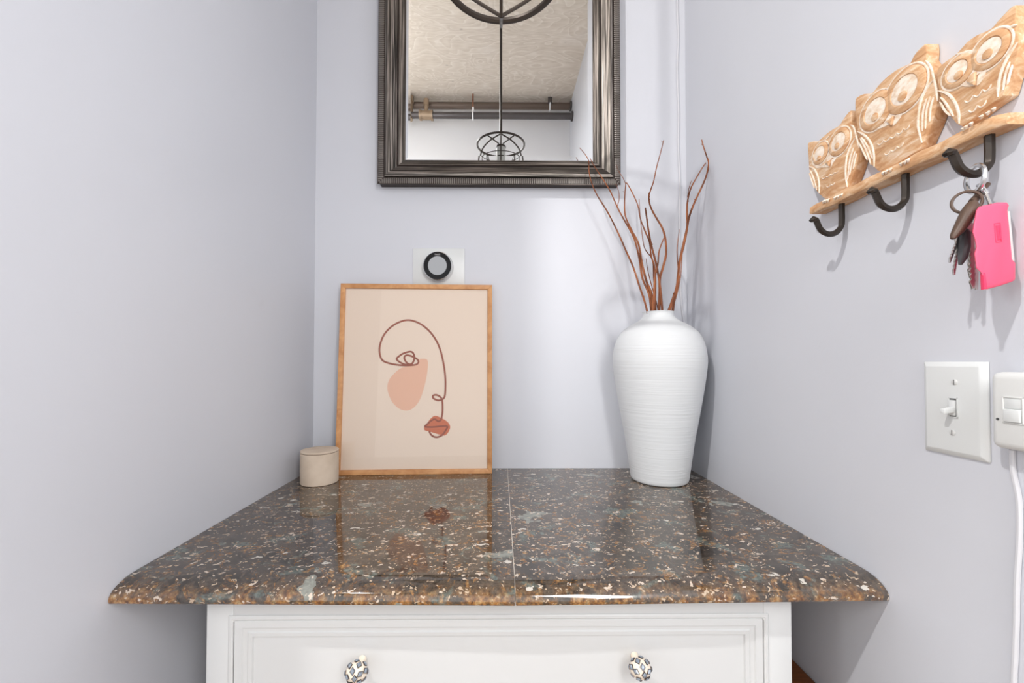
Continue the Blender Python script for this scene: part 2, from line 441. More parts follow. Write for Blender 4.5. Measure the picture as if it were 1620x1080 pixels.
M_PIPE = mat('dark_steel_pipe', srgb(96, 92, 92), .38, metal=.65)[0]
M_PIPEB = mat('brown_steel_pipe', srgb(112, 98, 88), .45, metal=.5)[0]
M_BRASS = mat('dull_brass_fitting', srgb(158, 138, 116), .45, metal=.5)[0]
M_COPPER = mat('copper_rod', srgb(150, 100, 78), .4, metal=.5)[0]
M_CABLE = mat('white_cable', (.66, .66, .69), .45)[0]
M_GROUT = mat('pale_seam_filler', (.50, .45, .40), .5)[0]
M_BULB = mat('bulb_glass', (.75, .74, .70), .25)[0]

# ------------------------------------------------------------------ room shell
XL, XR, YB = -.5536, .5584, 1.243
YO, ZC = -.88, 3.312          # opposite wall, ceiling
YE = .225                       # where the left wall of the niche ends
def struct(name, m, *boxes):
    b = MB()
    for q in boxes: b.box(*q)
    return tag(b.build(name, m), kind='structure')
struct('wall_back', M_WALL, ((XL - .12, YB, 0), (XR + .12, YB + .12, ZC)))
struct('wall_left', M_WALL, ((XL - .12, YE, 0), (XL, YB, ZC)))
struct('wall_light_block', M_WHITEWALL, ((-2.6, YE, 0), (XL - .12, YE + .12, ZC)), ((-2.6, YO, 2.3), (-2.48, YE, ZC)))  # unseen walls put in to cut the world light from the left
struct('wall_right', M_WALL, ((XR, YO, 0), (XR + .12, YB, ZC)))
# opposite wall; its unseen doorway is opened to let frontal fill light in
struct('wall_front', M_WHITEWALL, ((-2.6, YO - .12, 2.25), (XR + .12, YO, ZC)), ((.42, YO - .12, 0), (XR + .12, YO, 2.25)), ((-2.6, YO - .12, 0), (-1.15, YO, 2.25)))
struct('floor', M_FLOOR, ((-2.6, YO - 1.5, -.05), (XR + .12, YB + .12, 0)))
struct('ceiling', M_PLY, ((-2.6, YO - .12, ZC), (XR + .12, YB + .12, ZC + .06)))

# ------------------------------------------------------------------ cabinet
ZT = .9315                     # counter top height
TH = .0258
YF = .628                      # face frame plane
cl, cr_ = -.4342, .4361
cab = thing('cabinet', ((cl + cr_) / 2, .93, 0), 'white painted cabinet with a panelled drawer, under the brown granite top', 'cabinet')
b = MB()
zt = ZT - TH
b.box((cl, YF + .02, .09), (cl + .018, YB - .002, zt)); b.box((cr_ - .018, YF + .02, .09), (cr_, YB - .002, zt))
b.box((cl, YB - .014, .09), (cr_, YB - .002, zt)); b.box((cl, YF + .02, .09), (cr_, YB - .002, .11)); b.box((cl + .03, YF + .07, 0), (cr_ - .03, YB - .01, .092))
b.build('carcass', M_CAB, cab)
def face_frame(x0, x1, z0, z1):
    pass
ox0, ox1 = -.3945, .3940       # drawer opening
oz1 = .8665; oz0 = .700
b = MB()
b.box((cl, YF, .09), (ox0, YF + .02, zt), .0012); b.box((ox1, YF, .09), (cr_, YF + .02, zt), .0012)
b.box((ox0, YF, oz1), (ox1, YF + .02, zt), .0012); b.box((ox0, YF, oz0 - .03), (ox1, YF + .02, oz0), .0012); b.box((ox0, YF, .09), (ox1, YF + .02, .13), .0012)
b.build('face_frame', M_CAB, cab)
def stepped(mb, x0, x1, z0, z1, prof):
    """rectangular panel whose relief follows prof = [(inset, y)...] from the rim inwards"""
    vs = []; fs = []
    for (i, y) in prof: vs += [(x0 + i, y, z0 + i), (x1 - i, y, z0 + i), (x1 - i, y, z1 - i), (x0 + i, y, z1 - i)]
    for k in range(len(prof) - 1):
        for j in range(4):
            l = (j + 1) % 4; fs.append([k * 4 + j, k * 4 + l, k * 4 + 4 + l, k * 4 + 4 + j])
    n = len(prof) * 4
    fs.append([n - 4, n - 3, n - 2, n - 1]); fs.append([0, 1, 2, 3])
    mb.add(vs, fs)
# bead round the opening, with slightly rounded corners
b = MB()
o = .0065; bp = [(-o, YF + .0006), (-o, YF - .0012), (-o + .0016, YF - .0024), (-.0016, YF - .0024), (0, YF - .0012), (0, YF + .012)]
vs = []; fs = []
for (q, y) in bp: vs += [(ox0 + q, y, oz0 + q), (ox1 - q, y, oz0 + q), (ox1 - q, y, oz1 - q), (ox0 + q, y, oz1 - q)]
for k in range(len(bp) - 1):
    for l in range(4): fs.append([k * 4 + l, k * 4 + (l + 1) % 4, k * 4 + 4 + (l + 1) % 4, k * 4 + 4 + l])
b.add(vs, fs)
for (sx, xx) in ((1, ox0), (-1, ox1)):
    pts = [(xx, oz1)] + [(xx + sx * .005 * (1 - cos(a)), oz1 - .005 * (1 - sin(a))) for a in (0, .4, .8, 1.2, pi / 2)]
    b.prism([(p[0], YF - .001, p[1]) for p in pts], (0, .004, 0))
b.build('frame_bead', M_CAB, cab)
PY = YF + .0065                # recessed panel plane
def panel_prof(): return [(0, YF + .010), (0, YF + .0012), (.0012, YF + .0002), (.011, YF + .0004), (.0125, YF + .0030), (.0185, YF + .004), (.0200, YF + .0022), (.0255, YF + .0030), (.0265, PY)]
drawer = None
b = MB(); stepped(b, ox0 + .0004, ox1 - .0004, oz0 + .001, oz1 - .0012, panel_prof())
drawer = b.build('drawer', M_CAB, cab, sharp=20)
for (xx0, xx1) in ((ox0 + .002, -.002), (.002, ox1 - .002)):
    b = MB(); stepped(b, xx0, xx1, .132, oz0 - .032, panel_prof()); b.build('door', M_CAB, cab, sharp=20)

def knob(px, py, spin):
    c = ay(px, py, .607)
    b = MB()
    b.lathe([(.0058, PY - .001), (.0052, PY - .004), (.0045, PY - .007), (.0045, c.y + .010), (.0058, c.y + .0085)], (c.x, 0, c.z), 20, axis='y')
    bm = bmesh.new(); bmesh.ops.create_uvsphere(bm, u_segments=24, v_segments=14, radius=.0142)
    b.bm(bm, 0, Matrix.Translation(c) @ Matrix.Diagonal((1.06, .9, .96, 1)))
    # rings of faceted stones in dark settings
    for (lat, cnt, ph) in ((84, 1, 0), (50, 5, .3), (14, 7, .1), (-20, 7, .5)):
        for k in range(cnt):
            a = ph + spin + 2 * pi * k / cnt; la = radians(lat)
            d = Vector((cos(la) * cos(a), -sin(la), cos(la) * sin(a)))
            t = Vector((0, -1, 0)) - d * Vector((0, -1, 0)).dot(d)
            t = t.normalized() if t.length > .2 else Vector((0, 0, 1))
            s = d.cross(t); q = c + Vector((d.x * 1.06, d.y * .9, d.z * .96)) * .0138
            hw, hh = .0033, .0043
            rim = [q + t * hh * 1.22, q + s * hw * 1.25, q - t * hh * 1.22, q - s * hw * 1.25]
            top = [x + d * .0012 for x in rim]
            b.add(rim + top, [[4, 5, 6, 7], [0, 1, 5, 4], [1, 2, 6, 5], [2, 3, 7, 6], [3, 0, 4, 7]], 2)
            g0 = [q + d * .0013 + t * hh, q + d * .0013 + s * hw, q + d * .0013 - t * hh, q + d * .0013 - s * hw]
            g1 = [x + d * .0010 + (q + d * .0013 - x) * .45 for x in g0]
            b.add(g0 + g1, [[4, 5, 6, 7], [0, 1, 5, 4], [1, 2, 6, 5], [2, 3, 7, 6], [3, 0, 4, 7]], 1)
    return b.build('knob', [M_CREAM, M_GEM, M_GEMRIM], drawer, sharp=30, label='cream knob set with blue grey faceted stones')
knob(564, 1063, .25); knob(1013, 1057, .0)

# stained board in the gap beside the cabinet
bd = MB()
pa, pb = ax(1253, 1038, .5584), ax(1290, 1080, .5584)
zb = (pa.z + pb.z) / 2
bd.box((cr_ + .022, .70, 0), (XR - .0015, YB - .01, zb), .002)
tag(bd.build('wooden_board', M_BOARD), 'dark brown stained board wedged between the cabinet and right wall', 'board')

# ------------------------------------------------------------------ granite worktop
top = thing('countertop', (0, .92, ZT), 'polished dark brown granite counter of two slabs, on the white cabinet', 'countertop')
SEAM = .0211
def front_y(x):                # the two slabs meet at a very slight angle
    t = (x - SEAM) / (XR - SEAM) if x > SEAM else (SEAM - x) / (SEAM - XL)
    return .5905 + .0090 * t
def slab(x0, x1, off):
    nx = 24; prof = []
    A, Bz = .043, .0205
    for k in range(9):
        a = pi / 2 * k / 8
        prof.append((A - A * sin(a), -Bz + Bz * cos(a)))
    prof = prof + [(.0008, -TH + .0012), (.002, -TH)]
    prof[8] = (0, -Bz)
    vs = []; fs = []; n = len(prof) + 2
    for i in range(nx + 1):
        x = x0 + (x1 - x0) * i / nx; f = front_y(x)
        chip = 0
        row = [(x, YB - .0012, ZT)] + [(x, f + y, ZT + z) for (y, z) in prof] + [(x, YB - .0012, ZT - TH)]
        vs += row
    for i in range(nx):
        for k in range(n):
            l = (k + 1) % n; fs.append([i * n + k, i * n + l, (i + 1) * n + l, (i + 1) * n + k])
    fs.append(list(range(n))); fs.append([nx * n + k for k in range(n)])
    MB().add(vs, fs).build('slab', granite_mat(off), top, sharp=50)
slab(XL + .0008, SEAM - .0006, (1.3, 2.1, .4)); slab(SEAM + .0006, XR - .0008, (5.2, 3.7, .9))
b = MB(); f = front_y(SEAM)
b.add([(SEAM - .0006, YB - .002, ZT - .0002), (SEAM + .0006, YB - .002, ZT - .0002), (SEAM + .0006, f + .043, ZT - .0002), (SEAM - .0006, f + .043, ZT - .0002),
       (SEAM + .0006, f + .012, ZT - .0062), (SEAM - .0006, f + .012, ZT - .0062), (SEAM + .0006, f + .001, ZT - .021), (SEAM - .0006, f + .001, ZT - .021)],
      [[0, 1, 2, 3], [3, 2, 4, 5], [5, 4, 6, 7]])
b.build('seam_filler', M_GROUT, top)

# ------------------------------------------------------------------ wall mirror
x0, x1, z0, z1 = -.3599, .3516, 1.7647, 2.715
YM = 1.209
mir = thing('wall_mirror', ((x0 + x1) / 2, YB, z0), 'large wall mirror in a ribbed pewter frame above the leaning print', 'mirror')
# frame section: inset from the outer edge, y of the surface, material 0 pewter 1 dark
prof = [(.004, YB - .0005, 1), (.0045, YM + .004, 1), (0.0, YM + .0015, 1), (.0015, YM + .0006, 0), (.0185, YM + .0006, 1), (.0190, YM + .0030, 1), (.0205, YM + .0030, 1),
        (.0225, YM - .003, 0), (.030, YM - .0045, 0), (.040, YM - .0005, 0), (.049, YM + .0055, 0), (.0540, YM + .0080, 0), (.0550, YM + .0120, 1), (.0585, YM + .0120, 1), (.0595, YM + .0080, 1), (.0680, YM + .0105, 0), (.0690, YM + .012, 0), (.0775, YM + .0140, 0), (.0782, YM + .019, 1), (.0782, YM + .026, 1)]
def frame_piece(side):
    vs = []; fs = []; mi = []
    n = len(prof)
    for e in (0, 1):
        for (i, y, _) in prof:
            if side == 'bottom': p = ((x0 + i) if e == 0 else (x1 - i), y, z0 + i)
            if side == 'top': p = ((x0 + i) if e == 0 else (x1 - i), y, z1 - i)
            if side == 'left': p = (x0 + i, y, (z0 + i) if e == 0 else (z1 - i))
            if side == 'right': p = (x1 - i, y, (z0 + i) if e == 0 else (z1 - i))
            vs.append(p)
    b = MB()
    for k in range(n - 1): b.add([vs[k], vs[k + 1], vs[n + k + 1], vs[n + k]], [[0, 1, 2, 3]], prof[k + 1][2] if k < n - 1 else 0)
    bm_ = b.build('frame_side', [M_PEWX if side in ('top', 'bottom') else M_PEWZ, M_DARK], mir, sharp=25)
    # weld for shading
    bm = bmesh.new(); bm.from_mesh(bm_.data); bmesh.ops.remove_doubles(bm, verts=bm.verts[:], dist=1e-6)
    for e in bm.edges: e.smooth = not (len(e.link_faces) == 2 and e.calc_face_angle(0) > radians(25))
    bm.to_mesh(bm_.data); bm.free()
    return bm_
for sd in ('bottom', 'top', 'left', 'right'):
    fp = frame_piece(sd)
    b = MB(); L = (x1 - x0) if sd in ('bottom', 'top') else (z1 - z0)
    pitch = .0058; cnt = int((L - .012) / pitch)
    for k in range(cnt):
        c = .006 + (L - .012) * (k + .5) / cnt
        i0 = .0018; i1 = min(.0180, c - .0006 + .0, L - c - .0006)
        if i1 < i0 + .002: continue
        hw = pitch * .36
        rows = []
        for (ii, h) in ((i0, .0), (i0 + .003, .0021), (i1 - .003 if i1 > i0 + .006 else i1, .0021), (i1, .0)):
            yy = YM + .0006 - h
            pts = [(c - hw, YM + .0008), (c - hw * .5, yy), (c + hw * .5, yy), (c + hw, YM + .0008)]
            for (a, y) in pts:
                if sd == 'bottom': rows.append((x0 + a, y, z0 + ii))
                if sd == 'top': rows.append((x0 + a, y, z1 - ii))
                if sd == 'left': rows.append((x0 + ii, y, z0 + a))
                if sd == 'right': rows.append((x1 - ii, y, z0 + a))
        fs = []
        for r in range(3):
            for q in range(3): fs.append([r * 4 + q, r * 4 + q + 1, (r + 1) * 4 + q + 1, (r + 1) * 4 + q])
        b.add(rows, fs)
    b.build('ribbed_band', M_RIB, fp, kind='stuff')
# bevelled glass
gi = .0770; gy = YM + .0165; bw = .0155; dp = .0004
gx0, gx1, gz0, gz1 = x0 + gi, x1 - gi, z0 + gi, z1 - gi
vs = [(gx0, gy + dp, gz0), (gx1, gy + dp, gz0), (gx1, gy + dp, gz1), (gx0, gy + dp, gz1),
      (gx0 + bw, gy, gz0 + bw), (gx1 - bw, gy, gz0 + bw), (gx1 - bw, gy, gz1 - bw), (gx0 + bw, gy, gz1 - bw)]
b = MB(); b.add(vs, [[4, 5, 6, 7], [0, 1, 5, 4], [1, 2, 6, 5], [2, 3, 7, 6], [3, 0, 4, 7]])
b.build('mirror_glass', M_MIRROR, mir, smooth=False)
b = MB(); b.box((x0 + .012, gy + .003, z0 + .012), (x1 - .012, YB - .0008, z1 - .012)); b.build('backing_board', M_BACK, mir)

# ------------------------------------------------------------------ thermostat
c = ay(692, 420, 1.212)
pA = ay(653, 392.5, 1.2395); pB = ay(735, 392.5, 1.2395)
th = thing('thermostat', (c.x, YB, c.z), 'round black and silver thermostat on a white plate above the leaning print', 'thermostat')
b = MB(); b.box((pA.x, 1.2392, pA.z - .110), (pB.x, YB - .0006, pA.z), .0016); b.build('wall_plate', M_PLASTIC, th)
b = MB(); b.lathe([(.0445, 1.2395), (.0445, 1.2300), (.0430, 1.226), (.0428, 1.2165), (.0418, 1.2135), (.0402, 1.2125), (.0398, 1.214)], (c.x, 0, c.z), 64, axis='y', capt=False)
b.build('steel_ring', M_STEEL, th)
b = MB(); b.lathe([(.0402, 1.2138), (.0398, 1.2122), (.0275, 1.2112), (.0275, 1.2125)], (c.x, 0, c.z), 64, axis='y', capt=True); b.build('black_bezel', M_BLACKGLASS, th)
b = MB(); b.lathe([(.0276, 1.2122), (.0274, 1.21118), (.02, 1.21105), (.010, 1.2110)], (c.x, 0, c.z), 48, axis='y'); b.build('screen', M_SCREEN, th)
tcu = bpy.data.curves.new('lettering_curve', 'FONT'); tcu.body = 'nest'; tcu.size = .0095; tcu.align_x = 'CENTER'; tcu.extrude = .0001
to = bpy.data.objects.new('lettering_curve', tcu); COL.objects.link(to)
to.matrix_world = Matrix.Identity(4)
dg = bpy.context.evaluated_depsgraph_get(); dg.update()
me = bpy.data.meshes.new_from_object(to.evaluated_get(dg)); me.name = 'lettering'
bpy.data.objects.remove(to)
rm = Matrix.Translation(Vector((c.x, 1.2115, c.z + .0305))) @ Matrix.Rotation(pi / 2, 4, 'X')
me.transform(Matrix.Translation(-th.location) @ rm); me.materials.clear(); me.materials.append(M_GREYINK)
lo = bpy.data.objects.new('lettering', me); COL.objects.link(lo); lo.parent = th

# ------------------------------------------------------------------ leaning framed print
BL = Vector((-.4592, 1.1655, ZT + .0004)); BR = Vector((-.0232, 1.1825, ZT + .0004))
ux = (BR - BL).normalized(); Wd = (BR - BL).length
lean = math.asin(.036 / .541)
nin = Vector((ux.y, -ux.x, 0)) * -1      # points to the wall
uv = (Vector((0, 0, 1)) * cos(lean) + nin * sin(lean)).normalized()
un = uv.cross(ux).normalized()
if un.y > 0: un = -un                    # towards the room
Ht = .5415; FWd = .0135; FT = .019
def fr(u, v, d=0): return BL + ux * u + uv * v + un * d
pic = thing('framed_print', BL, 'oak framed face line drawing leaning on the back wall beside the jar', 'picture')
def fbar(q):
    b = MB(); bm = bmesh.new()
    f_ = [bm.verts.new(fr(u, v, 0)) for (u, v) in q]; k_ = [bm.verts.new(fr(u, v, -FT)) for (u, v) in q]
    bm.faces.new(f_); bm.faces.new(k_[::-1])
    for i in range(4): bm.faces.new([f_[i], k_[i], k_[(i + 1) % 4], f_[(i + 1) % 4]])
    bmesh.ops.recalc_face_normals(bm, faces=bm.faces[:])
    bmesh.ops.bevel(bm, geom=bm.edges[:], offset=.0008, segments=2, profile=.5, affect='EDGES')
    b.bm(bm); return b.build('frame_side', M_OAK, pic)
w_ = FWd
fbar([(0, 0), (Wd, 0), (Wd - w_, w_), (w_, w_)]); fbar([(0, Ht), (w_, Ht - w_), (Wd - w_, Ht - w_), (Wd, Ht)])
fbar([(0, 0), (w_, w_), (w_, Ht - w_), (0, Ht)]); fbar([(Wd, 0), (Wd, Ht), (Wd - w_, Ht - w_), (Wd - w_, w_)])
b = MB(); b.prism([fr(u, v, -.0065) for (u, v) in ((.004, .004), (Wd - .004, .004), (Wd - .004, Ht - .004), (.004, Ht - .004))], un * -.004)
pr = b.build('print', M_PRINT, pic)
b = MB(); b.prism([fr(u, v, -.0035) for (u, v) in ((.006, .006), (Wd - .006, .006), (Wd - .006, Ht - .006), (.006, Ht - .006))], un * -.0012)
b.build('glass_pane', M_PANE, pic, smooth=False)
b = MB(); b.prism([fr(u, v, -.011) for (u, v) in ((.004, .004), (Wd - .004, .004), (Wd - .004, Ht - .004), (.004, Ht - .004))], un * -.006); b.build('backing_board', M_BACK, pic)
P0 = fr(0, 0, -.0065)
def onp(px, py, lift):
    d = ray(px, py); p = CAM + d * ((P0 - CAM).dot(un) / d.dot(un)); return p + un * lift
def ap(l, lift): return [onp(590 + x / 4.693, 480 + y / 4.693, lift) for (x, y) in l]
def flat(name, pts, m, dz):
    b = MB(); b.prism(pts, un * .00025); return b.build(name, m, pr)
cheek = [(350, 412), (392, 411), (408, 432), (406, 490), (395, 560), (375, 640), (345, 720), (300, 775), (250, 795), (195, 780), (145, 732), (114, 665), (108, 610), (124, 560), (165, 512), (210, 478), (262, 463), (312, 456), (338, 436)]
flat('blush_shape', smooth_path(ap(cheek, .0001), 4, True), M_BLUSH, 0)
lip = [(385, 912), (408, 880), (430, 852), (460, 833), (500, 845), (550, 875), (572, 905), (570, 935), (550, 968), (525, 980), (480, 968), (430, 953), (390, 943), (380, 930)]
flat('lip_shape', smooth_path(ap(lip, .0001), 3, True), M_TERRA, 0)
line = [(172, 410), (195, 390), (220, 373), (265, 358), (292, 361), (306, 385), (306, 415), (291, 445), (268, 450), (245, 432), (233, 405), (240, 387), (265, 384), (300, 396), (330, 415), (338, 433), (325, 451), (290, 458), (240, 460), (180, 455), (120, 443), (72, 422), (52, 380), (50, 320), (75, 245), (120, 187), (180, 145), (245, 124), (300, 129), (360, 156), (420, 206), (465, 266), (495, 330), (515, 400), (530, 480), (538, 560), (538, 640), (532, 690), (515, 711), (485, 718), (456, 708), (443, 693), (452, 680), (475, 679), (500, 693), (513, 716), (517, 760), (515, 820), (505, 860), (490, 874), (475, 868), (458, 858), (430, 871), (402, 897), (388, 914), (450, 916), (548, 909), (540, 940), (515, 975), (480, 991), (450, 987), (428, 968), (418, 945)]
b = MB(); b.ribbon(smooth_path(ap(line, .0003), 5), .0052, .00035, un, taper=False)
b.ribbon(smooth_path(ap([(172, 410), (192, 430), (225, 448), (262, 457)], .0003), 5), .0052, .00035, un, taper=False)
b.build('line_drawing', M_INK, pr)

# ------------------------------------------------------------------ lidded jar
jc = Vector((-.4745, 1.105, ZT))
jar = thing('lidded_jar', jc, 'small round beige stoneware jar with flat lid, at the counter left end', 'jar')
b = MB(); b.lathe([(.0445, .0003), (.0462, .0015), (.0468, .004), (.0470, .04), (.0466, .0775), (.0455, .0790), (.0445, .0795)], jc, 56); b.build('jar_body', M_JAR, jar)
b = MB(); b.lathe([(.0440, .0795), (.0440, .0806)], jc, 56); b.build('lid_gap_shade', M_JARGAP, jar)  # dark disc painting the shade in the gap under the lid
b = MB(); b.lathe([(.0450, .0806), (.0466, .0812), (.0470, .0826), (.0468, .0842), (.0455, .0850), (.03, .0853)], jc, 56); b.build('lid', M_JAR, jar)

# ------------------------------------------------------------------ vase and branches
VC = Vector((.4262, 1.1215, ZT))
K = .001565; hz = lambda y: (570.4 - y) * .001697 + 1.25 - ZT
vp = [(43, 767.5), (46.5, 765), (48.5, 755), (52, 732), (57, 700), (62.5, 672), (68.5, 640), (73.5, 610), (76.6, 585), (76.2, 570), (73.5, 556), (67, 541), (58, 531), (46, 523), (35, 517.5), (28.5, 513), (25.5, 508.5), (25, 504.5), (26, 502.5)]
prof_v = [(r * K, hz(y)) for r, y in vp]; h0 = prof_v[0][1]
prof_v = [(r, h - h0 + .0003) for r, h in prof_v]
pp = smooth_path([(r, 0, h) for r, h in prof_v], 4)
outer = [(p.x, p.z) for p in pp]
HV = outer[-1][1]
inner = [(outer[-1][0] - .002, HV + .0004), (outer[-1][0] - .0045, HV - .001), (.033, HV - .012), (.04, HV - .03), (.09, HV - .08), (.108, HV - .13), (.09, .15), (.066, .02)]
b = MB(); b.lathe(outer + inner, VC, 72)
tag(b.build('vase', M_VASE, sharp=60), 'tall white ribbed ceramic vase holding bare branches, in the counter right corner', 'vase')

def branch(label, pts, depths, r0, r1, twigs=()):
    """pts in the 549x1080 detail view; depths give Y at start and tip"""
    P = []
    n = len(pts)
    for i, (x, y) in enumerate(pts):
        px, py = 880 + x / 1.83, 200 + y / 1.83
        t = i / (n - 1)
        Y = depths[0] + (depths[1] - depths[0]) * t
        P.append(ay(px, py, Y))
    # run on down into the vase
    d = (P[0] - P[1]).normalized()
    foot = Vector((VC.x + (P[0].x - VC.x) * .45, VC.y + (depths[0] - VC.y) * .6, VC.z + .10))
    mid = P[0].lerp(P[1], -.45); mid.x = VC.x + (mid.x - VC.x) * .96
    P = [foot, mid] + P
    sp = smooth_path(P, 6); m = len(sp)
    rad = [.93 * (r0 + (r1 - r0) * (i / (m - 1)) ** 1.1) * (1 + .13 * noise.noise(Vector((i * .45, r0 * 999, depths[1] * 77)))) for i in range(m)]
    b = MB(); b.tube(sp, rad, 8)
    for tw in twigs:
        Q = []
        for k, (x, y) in enumerate(tw):
            px, py = 880 + x / 1.83, 200 + y / 1.83
            j = min(range(m), key=lambda i: abs((sp[i] - ay(px, py, sp[i].y)).length)) if k == 0 else j
            Q.append(ay(px, py, sp[j].y - .004 * k))
        q = smooth_path(Q, 4); L = len(q)
        b.tube(q, [rad[j] * .62 + (.0006 - rad[j] * .62) * i / (L - 1) for i in range(L)], 6)
    # leaf scars
    for i in range(9, m - 2, 11):
        t = Vector((random.uniform(-1, 1), random.uniform(-1, 0), .5)).normalized()
        b.tube([sp[i], sp[i] + t * rad[i] * 1.2, sp[i] + t * rad[i] * 2.0], [rad[i] * .8, rad[i] * .55, rad[i] * .15], 6)
    o = b.build('branch', M_BARK)
    return tag(o, label, 'branch', 'bare branches in the white vase')
branch('bare branch leaning furthest left, its tip in front of the mirror', [(268, 556), (257, 510), (240, 460), (222, 405), (202, 360), (180, 310), (150, 250), (120, 202), (103, 165), (95, 130), (94, 100), (83, 80), (68, 62)], (1.105, 1.196), .0034, .0010, [[(95, 108), (91, 106)]])
branch('second bare branch from the left, crossing the lower right mirror corner', [(276, 556), (270, 490), (250, 440), (240, 380), (226, 325), (205, 285), (180, 240), (155, 185), (130, 145), (110, 115), (98, 92)], (1.13, 1.194), .0042, .0010, [[(176, 232), (182, 210), (180, 185), (172, 165)]])
branch('forked upright bare branch just right of the mirror corner', [(281, 556), (277, 490), (262, 450), (249, 400), (238, 340), (218, 300), (200, 258), (198, 210), (202, 162)], (1.12, 1.182), .0042, .0016, [[(201, 166), (193, 148), (180, 128), (174, 110)], [(199, 190), (193, 188)]])
branch('slender bare branch arching down right from the fork by the mirror', [(284, 556), (287, 470), (285, 410), (275, 375), (270, 335), (258, 305), (244, 268), (238, 235), (228, 208), (214, 180), (204, 163)], (1.135, 1.176), .0030, .0014)
branch('thin short bare branch with a needle tip, behind the middle ones', [(290, 556), (282, 440), (278, 386), (256, 352), (248, 305), (243, 262), (240, 210)], (1.15, 1.165), .0024, .0007)
branch('straight blunt-tipped bare branch in the middle of the vase', [(309, 556), (300, 460), (290, 402), (277, 350), (269, 312), (263, 272), (258, 236)], (1.11, 1.125), .0038, .0022)
branch('tallest middle bare branch, wavy, with a hooked tip', [(296, 556), (299, 490), (300, 440), (309, 408), (318, 368), (315, 320), (305, 290), (288, 262), (273, 232), (268, 205), (273, 185), (282, 158), (290, 120), (302, 76), (311, 40)], (1.115, 1.14), .0042, .0011, [[(271, 205), (266, 190)], [(309, 46), (304, 41)]])
branch('bowed bare branch curving between the middle stems', [(285, 556), (283, 500), (285, 440), (294, 400), (298, 360), (312, 322)], (1.10, 1.118), .0034, .0016)
branch('stoutest bare branch on the right, its tip rising over the fork', [(318, 556), (338, 500), (350, 460), (356, 400), (366, 352), (377, 302), (384, 265), (398, 225), (416, 186), (432, 150), (441, 110), (436, 88), (428, 64), (421, 38)], (1.11, 1.105), .0046, .0013, [[(357, 440), (352, 400), (350, 350), (357, 297)], [(405, 214), (399, 210)], [(424, 54), (419, 50)]])
branch('bare branch crossing behind the stoutest one at right', [(334, 556), (342, 500), (352, 448), (358, 392), (370, 342), (379, 295), (378, 250), (381, 212), (390, 178), (406, 148), (424, 118), (440, 96)], (1.125, 1.122), .0038, .0014, [[(380, 205), (384, 180), (391, 157)]])
branch('short thin twig low in the middle of the vase', [(300, 556), (290, 510), (276, 460), (266, 420), (260, 382)], (1.14, 1.15), .0020, .0008)
branch('thin bluish twig trailing along the right hand stems', [(326, 556), (345, 500), (358, 445), (363, 400), (366, 350), (376, 312), (383, 280), (380, 240)], (1.14, 1.14), .0018, .0007)

# ------------------------------------------------------------------ lantern pendant hanging over the counter
LC = Vector((.0005, .69, 0))
zt_r, zb_r, R_ = 2.168, 1.903, .100
zh, zl = 2.217, 1.828
lan = thing('lantern_pendant', (LC.x, LC.y, ZC), 'dark iron cage lantern hanging in front of the mirror, ring and rod visible', 'pendant lamp')
X_, Y_ = Vector((1, 0, 0)), Vector((0, 1, 0))
def P(x, y, z): return Vector((LC.x + x, LC.y + y, z))
b = MB(); b.tube([P(0, 0, ZC - .02), P(0, 0, zh)], .0052, 10); b.build('rod', M_LANT, lan)
b = MB(); b.lathe([(.06, ZC - .0005), (.06, ZC - .012), (.045, ZC - .022), (.012, ZC - .030)], (LC.x, LC.y, 0), 32); b.build('canopy', M_LANT, lan)
for (zz, rr, tr) in ((zt_r, R_, .0042), (zb_r, R_, .0058), (2.100, .088, .0016)):
    b = MB(); b.tube(circle((LC.x, LC.y, zz), rr, X_, Y_, 48), tr, 8, closed=True); b.build('ring', M_LANT, lan)
for k in range(4):
    a = k * pi / 2; d = Vector((cos(a), sin(a), 0))
    b = MB()
    pts = smooth_path([P(0, 0, zh), P(*(d * .045).xy, zh - .028), P(*(d * .078).xy, zh - .066), P(*(d * .089).xy, 2.105), P(*(d * .097).xy, 2.03), P(*(d * R_).xy, zb_r), P(*(d * .052).xy, zb_r - .042), P(0, 0, zl)], 6)
    b.tube(pts, .0029, 8); b.build('cage_rib', M_LANT, lan)
for a in (radians(-128), radians(-52)):
    d = Vector((cos(a), sin(a), 0))
    b = MB(); b.tube([P(*(d * R_).xy, zt_r), P(*(d * R_ * .98).xy, 2.05), P(*(d * R_).xy, zb_r)], .003, 8); b.build('post', M_LANT, lan)
for a in (radians(125), radians(55)):
    d = Vector((cos(a), sin(a), 0)); b = MB(); b.tube([P(*(d * .016).xy, zt_r), P(*(d * R_).xy, zt_r)], .0028, 8); b.build('spoke', M_LANT, lan)
for a in (radians(-128), radians(-52)):
    d = Vector((cos(a), sin(a), 0)); s = Vector((-sin(a), cos(a), 0))
    for q in (1, -1):
        b = MB(); b.tube(smooth_path([P(*(d * R_).xy, 2.14), P(*((d * .106) + s * q * .012).xy, 2.128), P(*((d * .108) + s * q * .020).xy, 2.105), P(*((d * .1) + s * q * .016).xy, 2.095)], 5), .0016, 6); b.build('scroll', M_LANT, lan)
b = MB(); b.lathe([(.0195, 2.158), (.0195, 2.116)], (LC.x, LC.y, 0), 24); b.lathe([(.0185, 2.112), (.0185, 2.01), (.015, 1.99)], (LC.x, LC.y, 0), 24); b.build('candle_tube', M_TUBE, lan)
b = MB(); b.lathe([(.0215, 2.162), (.0215, 2.156)], (LC.x, LC.y, 0), 24); b.build('tube_band', M_LANT, lan)
b = MB(); b.lathe([(.0208, 2.117), (.0208, 2.111)], (LC.x, LC.y, 0), 24); b.build('tube_band', M_LANT, lan)

